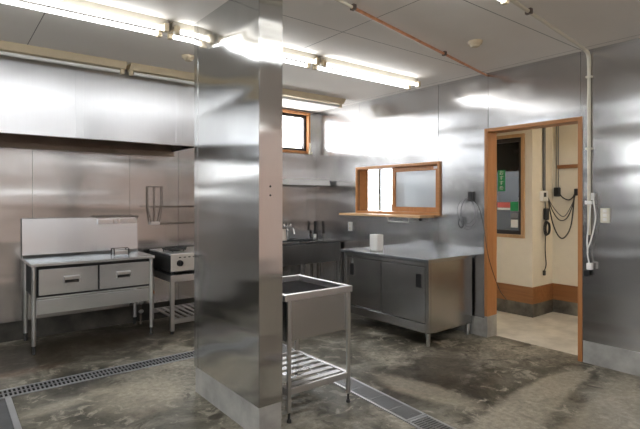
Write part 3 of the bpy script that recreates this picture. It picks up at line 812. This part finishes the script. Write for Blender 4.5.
MB().box(sx0 + .004, sx1 - .004, sy0 + .012, sy1, .801, .818, .003).build('top_plate', 'sink_steel', gs_)
for x in (1.98, 2.36):
    kb = MB(); kb.cyl((x - .07, sy0 - .040, .722), (x - .07, sy0 - .0125, .722), .028, .033, n=20); kb.box(x - .076, x - .064, sy0 - .052, sy0 - .040, .697, .747, .002)
    kb.build('knob', 'black', gs_, smooth=True)
    bn = MB(); bn.torus((x, 5.08, .845), .115, .010); bn.torus((x, 5.08, .828), .05, .014)
    for k in range(6):
        a = k * PI / 3; bn.cyl((x + .04 * math.cos(a), 5.08 + .04 * math.sin(a), .845), (x + .135 * math.cos(a), 5.08 + .135 * math.sin(a), .85), .007, n=8)
        bn.cyl((x + .12 * math.cos(a), 5.08 + .12 * math.sin(a), .818), (x + .12 * math.cos(a), 5.08 + .12 * math.sin(a), .85), .006, n=8)
    bn.build('burner', 'iron', gs_, smooth=True)
c = MB()
for k in range(7): c.box(1.90 + .05 * k, 1.925 + .05 * k, sy0 - .0135, sy0 - .0122, .775, .785)
c.build('front_vent', 'black', gs_)
c = MB()
for x in (sx0 + .05, sx1 - .05):
    for y in (sy0 + .06, sy1 - .06): c.cyl((x, y, .60), (x, y, .626), .016, n=12)
c.build('support_foot', 'rubber', gs_)
cord('gas_hose', [(1.812, 5.38, .70), (1.80, 5.36, .45), (1.795, 5.2, .36), (1.785, 5.25, .42), (1.765, 5.37, .42)], .009, simple('orange_hose', (.55, .22, .06), .5), 'orange gas hose between the stove and the valve pipe', 'hose')

# wire pipe shelf on the wall above the stove
ps = thing('wall_rack', 'dark rod rack on the back wall above the gas stove', 'rack', (2.2, B - .1, 1.1))
yb = B - .03
MB().tube([(1.80, yb - .16, 1.295), (2.95, yb - .16, 1.295)], .008, smooth=False).build('upper_rod', 'rodiron', ps, smooth=True)
MB().tube([(1.86, yb - .02, 1.095), (2.95, yb - .02, 1.095)], .008, smooth=False).build('lower_rod', 'rodiron', ps, smooth=True)
for x in (1.83, 2.82):
    MB().tube([(x, yb, 1.52), (x, yb, 1.28), (x + .035, yb - .02, 1.10)], .007, smooth=False).build('bracket', 'rodiron', ps, smooth=True)
    MB().tube([(x + .08, yb, 1.52), (x + .08, yb, 1.12)], .005, smooth=False).build('bracket', 'rodiron', ps, smooth=True)
    MB().tube([(x + .165, yb, 1.52), (x + .165, yb, 1.30), (x + .125, yb - .02, 1.10)], .006, smooth=False).build('bracket', 'rodiron', ps, smooth=True)
    MB().tube([(x, yb, 1.52), (x + .165, yb, 1.52)], .005, smooth=False).build('cross_bar', 'rodiron', ps, smooth=True)
    MB().box(x + .03, x + .13, yb - .03, yb + .018, 1.085, 1.12, .004).build('foot_plate', 'frame_steel', ps)

# ------------------------------------------------------------------ corner sink
kx0, kx1, ky0, ky1, kz = 2.75, R - .012, 4.925, B - .016, 0.83
ks = thing('corner_sink', 'dark stainless sink unit in the corner under the high window', 'sink', (3.5, 5.2, 0))
b0, b1, b2, b3 = 3.0, 3.95, ky0 + .08, ky1 - .10
c = MB(); c.box(kx0, kx1, ky0, b2, kz - .03, kz, .003); c.box(kx0, kx1, b3, ky1, kz - .03, kz, .003); c.box(kx0, b0, b2, b3, kz - .03, kz); c.box(b1, kx1, b2, b3, kz - .03, kz)
c.box(kx0, kx1, ky1 - .02, ky1, kz, kz + .10, .003)
c.build('counter', 'top_steel', ks)
c = MB(); c.box(b0 - .004, b1 + .004, b2 - .004, b3 + .004, kz - .24, kz - .235); c.box(b0 - .004, b0, b2, b3, kz - .235, kz - .031); c.box(b1, b1 + .004, b2, b3, kz - .235, kz - .031); c.box(b0, b1, b2 - .004, b2, kz - .235, kz - .031); c.box(b0, b1, b3, b3 + .004, kz - .235, kz - .031)
c.build('basin', 'old_sink_steel', ks)
MB().box(kx0 + .01, kx1 - .03, ky0 + .012, ky0 + .022, .55, kz - .031, .002).build('apron', 'old_sink_steel', ks)
for x in (kx0 + .03, 3.62, kx1 - .05):
    for y in (ky0 + .045, ky1 - .04):
        lg = MB().box(x - .018, x + .018, y - .018, y + .018, .03, kz - .031, .002).build('leg', 'frame_steel', ks)
        MB().cyl((x, y, 0), (x, y, .03), .014, n=12).build('foot', 'rubber', lg)
MB().box(kx0 + .06, kx1 - .08, ky0 + .08, ky1 - .08, .14, .16).build('undershelf', 'old_sink_steel', ks)
fc = MB(); fx, fy_ = 3.72, ky1 - .06
fc.cyl((fx, fy_, kz), (fx, fy_, kz + .13), .020, n=14); fc.sphere((fx, fy_, kz + .13), .03)
fc.tube([(fx, fy_, kz + .13), (fx - .01, fy_ - .06, kz + .17), (fx - .02, fy_ - .16, kz + .15), (fx - .02, fy_ - .19, kz + .08)], .012)
fc.build('faucet', 'chrome', ks, smooth=True)
for dx in (-.055, .055):
    hl = MB(); hl.cyl((fx, fy_, kz + .17), (fx + dx, fy_, kz + .19), .008, n=10); hl.sphere((fx + dx, fy_, kz + .19), .022, (1, .7, 1))
    hl.cyl((fx, fy_, kz + .12), (fx, fy_, kz + .22), .012, n=10)
    hl.build('tap_handle', 'chrome', ks, smooth=True)
single(MB().box(3.58, 3.72, ky0 + .015, ky0 + .07, kz + .001, kz + .012, .004).build('drain_cover', 'black'), (3.65, ky0 + .04, kz), 'flat black strip lying on the corner sink front edge', 'cover')
vb = thing('brush_holder', 'thin dark brush in a pale holder standing on the corner sink counter', 'brush', (4.185, ky1 - .07, kz))
MB().cyl((4.185, ky1 - .07, kz), (4.185, ky1 - .07, kz + .05), .022, n=14).build('holder', 'white', vb, smooth=True)
MB().cyl((4.185, ky1 - .07, kz + .05), (4.19, ky1 - .06, kz + .23), .016, n=12).build('brush', 'black', vb, smooth=True)
single(MB().cyl((3.56, ky1 - .20, kz), (3.56, ky1 - .20, kz + .15), .045, .03, n=18).build('soap_bottle', simple('pale_soap', (.70, .60, .52), .4), smooth=True), (3.56, ky1 - .20, kz), 'pale soap bottle on the corner sink beside the faucet', 'bottle')

ws = thing('wall_shelf', 'bright steel shelf on the back wall above the corner sink', 'shelf', (3.4, B - .2, 1.56))
c = MB(); c.box(2.75, 4.20, 5.14, B - .012, 1.630, 1.638); c.prism([(5.113, 1.566), (5.121, 1.566), (5.140, 1.638), (5.132, 1.638)], 'X', 2.75, 4.20); c.box(4.192, 4.20, 5.141, B - .012, 1.575, 1.6295)
c.build('board', 'frame_steel', ws)
for x in (2.9,):
    MB().prism([(B - .012, 1.628), (5.20, 1.628), (B - .012, 1.50)], 'X', x, x + .006).build('bracket', 'frame_steel', ws)

# ------------------------------------------------------------------ sliding door cabinet
cx0, cx1, cy0, cy1 = 3.55, 4.235, 2.885, 4.075
cab = thing('prep_cabinet', 'stainless steel cabinet with two sliding doors under the serving hatch', 'cabinet', (3.9, 3.48, 0))
c = MB(); c.box(cx0 - .035, R - .014, cy0 - .025, cy1 + .025, .785, .82, .005)
c.build('worktop', 'top_steel', cab)
c = MB(); c.box(cx0 + .034, cx1, cy0, cy0 + .012, .12, .784, .003); c.box(cx0 + .034, cx1, cy1 - .012, cy1, .12, .784, .003); c.box(cx1 - .01, cx1, cy0 + .012, cy1 - .012, .12, .784); c.box(cx0 + .034, cx1 - .01, cy0 + .012, cy1 - .012, .12, .135)
c.build('body', 'cab_steel', cab)
c = MB(); c.box(cx0, cx0 + .033, cy0, cy0 + .04, .12, .784, .003); c.box(cx0, cx0 + .033, cy1 - .04, cy1, .12, .784, .003); c.box(cx0, cx0 + .033, cy0 + .0405, cy1 - .0405, .745, .784, .002); c.box(cx0, cx0 + .033, cy0 + .0405, cy1 - .0405, .12, .205, .003)
c.build('face_frame', 'cab_steel', cab)
ym = (cy0 + cy1) / 2
MB().box(cx0 + .0335, cx0 + .0385, cy0 + .013, cy1 - .013, .14, .78).build('interior_shade', 'dark', cab)  # black backing paints shade into the gaps around the doors
d1 = MB().box(cx0 + .018, cx0 + .030, ym - .02, cy1 - .046, .212, .738, .003).build('door', 'cab_steel', cab)
d2 = MB().box(cx0 + .003, cx0 + .015, cy0 + .046, ym + .02, .212, .738, .003).build('door', 'cab_steel', cab)
MB().box(cx0 + .0155, cx0 + .0175, ym + .0205, ym + .042, .212, .738).build('door_gap_shade', 'black', d2)  # black strip paints the shade between the overlapping doors
for dr, x, y in ((d1, cx0 + .018, cy1 - .11), (d2, cx0 + .003, cy0 + .12)):
    h = MB(); h.box(x - .0015, x - .0002, y - .033, y + .033, .54, .67)
    ho = h.build('recessed_pull', 'black', dr)
    r_ = frame4(MB(), 'X', x - .004, x - .0002, y - .037, y + .037, .536, .674, .005, .0008).build('pull_rim', 'cab_steel', dr)
for x in (cx0 + .03, cx1 - .03):
    for y in (cy0 + .03, cy1 - .03):
        lg = MB().cyl((x, y, .03), (x, y, .1195), .020, .024, n=18).build('leg', 'frame_steel', cab, smooth=True)
        MB().cyl((x, y, 0), (x, y, .03), .017, .019, n=14).build('foot', 'frame_steel', lg, smooth=True)
ct_ = thing('carton', 'small upright white box on the steel cabinet worktop', 'box', (3.72, 3.72, .82))
c = MB(); c.box(3.665, 3.755, 3.665, 3.790, .8205, .995, .006); c.build('case', 'white', ct_)
MB().box(3.66, 3.665, 3.675, 3.78, .835, .985, .001).build('front_flap', 'white', ct_)

tb = thing('towel_bar', 'white towel bar fixed under the serving hatch ledge', 'towel bar', (R - .12, 3.75, SZ0 - .10))
yb0, yb1 = 3.60, 3.92
MB().tube([(R - .18, yb0, SZ0 - .054), (R - .18, yb0, SZ0 - .105), (R - .18, yb1, SZ0 - .105), (R - .18, yb1, SZ0 - .054)], .007, smooth=False).build('bar', 'white', tb, smooth=True)
c = MB()
for yy in (yb0, yb1): c.box(R - .20, R - .16, yy - .02, yy + .02, SZ0 - .058, SZ0 - .0522, .001)
c.build('mount', 'white', tb)

# ------------------------------------------------------------------ small one bay sink on legs
ux0, ux1, uy0, uy1, uz = 1.645, 2.20, 2.44, 3.06, 0.79
us = thing('utility_sink', 'small one bay stainless sink on four legs beside the pillar', 'sink', (1.92, 2.75, 0))
c = MB(); rt = .030
c.box(ux0, ux1, uy0, uy0 + rt, uz - .042, uz, .004); c.box(ux0, ux1, uy1 - rt, uy1, uz - .042, uz, .004); c.box(ux0, ux0 + rt, uy0 + rt, uy1 - rt, uz - .042, uz, .004); c.box(ux1 - rt, ux1, uy0 + rt, uy1 - rt, uz - .042, uz, .004)
c.build('rim', 'sink_steel', us)
i0, i1, j0, j1, k0 = ux0 + .022, ux1 - .022, uy0 + .018, uy1 - .018, .50
c = MB(); th = .004
c.box(i0, i1, j0, j0 + th, k0, uz - .043); c.box(i0, i1, j1 - th, j1, k0, uz - .043); c.box(i0, i0 + th, j0 + th, j1 - th, k0, uz - .043); c.box(i1 - th, i1, j0 + th, j1 - th, k0, uz - .043); c.box(i0, i1, j0, j1, k0 - th, k0)
c.build('basin', 'basin_steel', us)
c = MB(); c.cyl((1.92, 2.75, k0), (1.92, 2.75, k0 + .006), .05, n=24); c.cyl((1.92, 2.75, k0 - .10), (1.92, 2.75, k0 - th), .028, n=18)
c.build('drain', 'chrome', us, smooth=True)
for x in (ux0 + .022, ux1 - .045):
    for y in (uy0 + .022, uy1 - .04):
        yy = y - .018 if y < 2.7 else y + .018
        lg = MB().box(x - .0, x + .026, y - .022, y + .004 - .008, .06, uz - .043, .002) if y < 2.7 else MB().box(x, x + .026, uy1 - .0175, uy1 + .006, .06, uz - .043, .002)
        lg = lg.build('leg', 'frame_steel', us)
        yc = y - .013 if y < 2.7 else uy1 - .006
        f = MB(); f.cyl((x + .013, yc, .018), (x + .013, yc, .06), .008, n=12); f.cyl((x + .013, yc, 0), (x + .013, yc, .018), .015, .012, n=14)
        f.build('foot', 'rubber', lg, smooth=True)
c = MB()
sa, sb = uy0 + .005, uy1 - .006
c.box(ux0 + .024, ux1 - .022, sa, sa + .02, .165, .205, .002); c.box(ux0 + .024, ux1 - .022, sb - .02, sb, .165, .205, .002)
c.box(ux0 + .024, ux0 + .05, sa + .02, sb - .02, .165, .205, .002); c.box(ux1 - .048, ux1 - .022, sa + .02, sb - .02, .165, .205, .002)
for k in range(6):
    yy = sa + .055 + k * .088
    c.box(ux0 + .05, ux1 - .048, yy, yy + .046, .190, .200, .002)
c.build('slatted_shelf', 'sink_steel', us)
# wooden offcut / white scrap on the shelf
sc_ = MB().box(1.70, 1.78, 2.56, 2.70, .2015, .212, .003).build('scraper', 'white')
single(sc_, (1.74, 2.63, .2015), 'small white plastic scraper on the utility sink shelf', 'scraper')

# ------------------------------------------------------------------ floor gratings
def grate(name, label, loc, rotz, length, width, style):
    """local: runs along +x from 0 to length, width along +y, about 6 mm proud"""
    t = thing(name, label, 'drain grate', loc, 'floor drain grates')
    ob = lambda mb, n, m: mb_local(mb, n, m, t)
    e = .018
    f = MB(); f.box(0, length, 0, e, 0, .007, .001); f.box(0, length, width - e, width, 0, .007, .001); f.box(0, e, e, width - e, 0, .007); f.box(length - e, length, e, width - e, 0, .007)
    ob(f, 'frame', 'grate_steel')
    ob(MB().box(e, length - e, e, width - e, .0004, .0012), 'channel_shade', 'dark')  # flat black sheet paints the trench's shade under the bars
    b = MB()
    if style == 'holes':
        b.box(e, length - e, width / 2 - .006, width / 2 + .006, .0013, .006)
        x = e + .014
        while x < length - e - .01:
            b.box(x, x + .012, e, width - e, .0013, .0055); x += .028
    elif style == 'long':
        n = 15; gap = (width - 2 * e) / n
        for k in range(n): b.box(e, length - e, e + gap * (k + .28), e + gap * (k + .78), .0013, .0058)
        x = .18
        while x < length - .1: b.box(x, x + .006, e, width - e, .0013, .005); x += .20
    else:
        x = e + .008
        while x < length - e: b.box(x, x + .011, e, width - e, .0013, .006); x += .022
        b.box(e, length - e, width / 2 - .004, width / 2 + .004, .0013, .005)
    ob(b, 'bars', 'grate_bars')
    t.rotation_euler = (0, 0, rotz)
    return t
def mb_local(mb, name, m, parent):
    o = mb.build(name, m); o.parent = parent; return o
grate('floor_grate', 'long perforated drain grate along the floor left of the pillar', (-2.0, 3.955, .0003), 0, 4.25, .178, 'holes')
ang = PI / 2 - math.radians(3.6)
gd = Vector((math.cos(ang), math.sin(ang), 0))
gp = Vector((2.429, 1.99, .0003))
grate('floor_grate', 'fine barred drain grate passing under the utility sink', gp, ang, 1.95, .180, 'long')
grate('floor_grate', 'short cross barred drain grate at the bottom edge of the photo', gp - gd * .905, ang, .90, .180, 'cross')
cvp = thing('floor_cover', 'dark steel floor cover plate at the lower left corner', 'cover plate', (-.1, 3.4, 0))
MB().box(-.75, .335, 2.4, 3.935, 0.0003, .005, .001).build('plate', simple('dull_plate', (.17, .18, .19), .45, .8, .15, 8), cvp)
c = MB(); c.box(.336, .372, 2.4, 3.95, 0.0003, .007, .001); c.build('edge_frame', 'grate_steel', cvp)

# ------------------------------------------------------------------ unseen strip windows added for the room's light
w5 = struct(frame4(MB(), 'Y', F - .10, F - .02, -2.8, 4.2, 1.95, 2.42, .04).build('added_window_5', 'alu'))  # added high in the unseen front wall to light the room
MB().box(-2.76, 4.16, F - .062, F - .056, 1.99, 2.38).build('pane', 'frosted_dim', w5)
for x in (-1.1, 0.6, 2.3):
    MB().box(x - .025, x + .025, F - .08, F - .04, 1.99, 2.38).build('mullion', 'alu', w5)

w6 = struct(frame4(MB(), 'X', L - .10, L - .02, -2.2, 3.9, 2.05, 2.52, .04).build('added_window_6', 'alu'))  # added high in the unseen left wall as daylight fill
for y in (-.7, .85, 2.4):
    MB().box(L - .08, L - .04, y - .025, y + .025, 2.09, 2.48).build('mullion', 'alu', w6)
MB().box(L - .062, L - .058, -2.16, 3.86, 2.09, 2.48).build('pane', 'glass', w6)

# ------------------------------------------------------------------ light
wd = bpy.data.worlds.new('sky'); SC.world = wd; wd.use_nodes = True
nt = wd.node_tree; bg = nt.nodes['Background']
bg.inputs['Color'].default_value = (0.93, 0.97, 1.0, 1); bg.inputs['Strength'].default_value = 4.2
def portal(name, loc, rot, sx, sy):
    l = bpy.data.lights.new(name, 'AREA'); l.shape = 'RECTANGLE'; l.size = sx; l.size_y = sy
    l.cycles.is_portal = True
    o = bpy.data.objects.new(name, l); COL.objects.link(o); o.location = loc; o.rotation_euler = rot
portal('sky_portal', ((BX0 + BX1) / 2, B + .11, (BZ0 + BZ1) / 2), (-PI / 2, 0, 0), BX1 - BX0, BZ1 - BZ0)
portal('sky_portal', (HX + .14, (OY0 + OY1) / 2, (OZ0 + OZ1) / 2), (0, PI / 2, 0), OZ1 - OZ0, OY1 - OY0)
portal('sky_portal', (HX + .14, (NY0 + NY1) / 2, (NZ0 + NZ1) / 2), (0, PI / 2, 0), NZ1 - NZ0, NY1 - NY0)
portal('sky_portal', (.7, F - .12, 2.185), (PI / 2, 0, 0), 7.0, .47)
portal('sky_portal', (L - .12, .85, 2.285), (0, -PI / 2, 0), .47, 6.1)
# unseen lamp added to brighten the hall
hl = thing('added_hall_lamp', 'unseen round white lamp added to brighten the hall', 'ceiling light', (5.0, 1.2, HH))
MB().cyl((5.0, 1.2, HH - .07), (5.0, 1.2, HH - .001), .15, .17, n=28).build('shade', emit('added_hall_glow', (1.0, .92, .80), 9.0), hl, smooth=True)

# ------------------------------------------------------------------ camera
cam = bpy.data.cameras.new('camera'); co = bpy.data.objects.new('camera', cam); COL.objects.link(co)
co.location = (0, 0, 1.38)
co.rotation_euler = (PI / 2, 0, -math.radians(38.15))
cam.sensor_width = 36; cam.lens = 27.0; cam.shift_y = -15.5 / 640
cam.clip_start = 0.05
SC.camera = co
SC.view_settings.view_transform = 'Standard'
SC.view_settings.look = 'None'
SC.view_settings.exposure = 2.15
SC.view_settings.gamma = 1.0
SC.view_settings.use_curve_mapping = False
SC.cycles.use_denoising = True
SC.cycles.max_bounces = 10
SC.cycles.diffuse_bounces = 5
SC.cycles.glossy_bounces = 6
SC.cycles.sample_clamp_indirect = 8.0
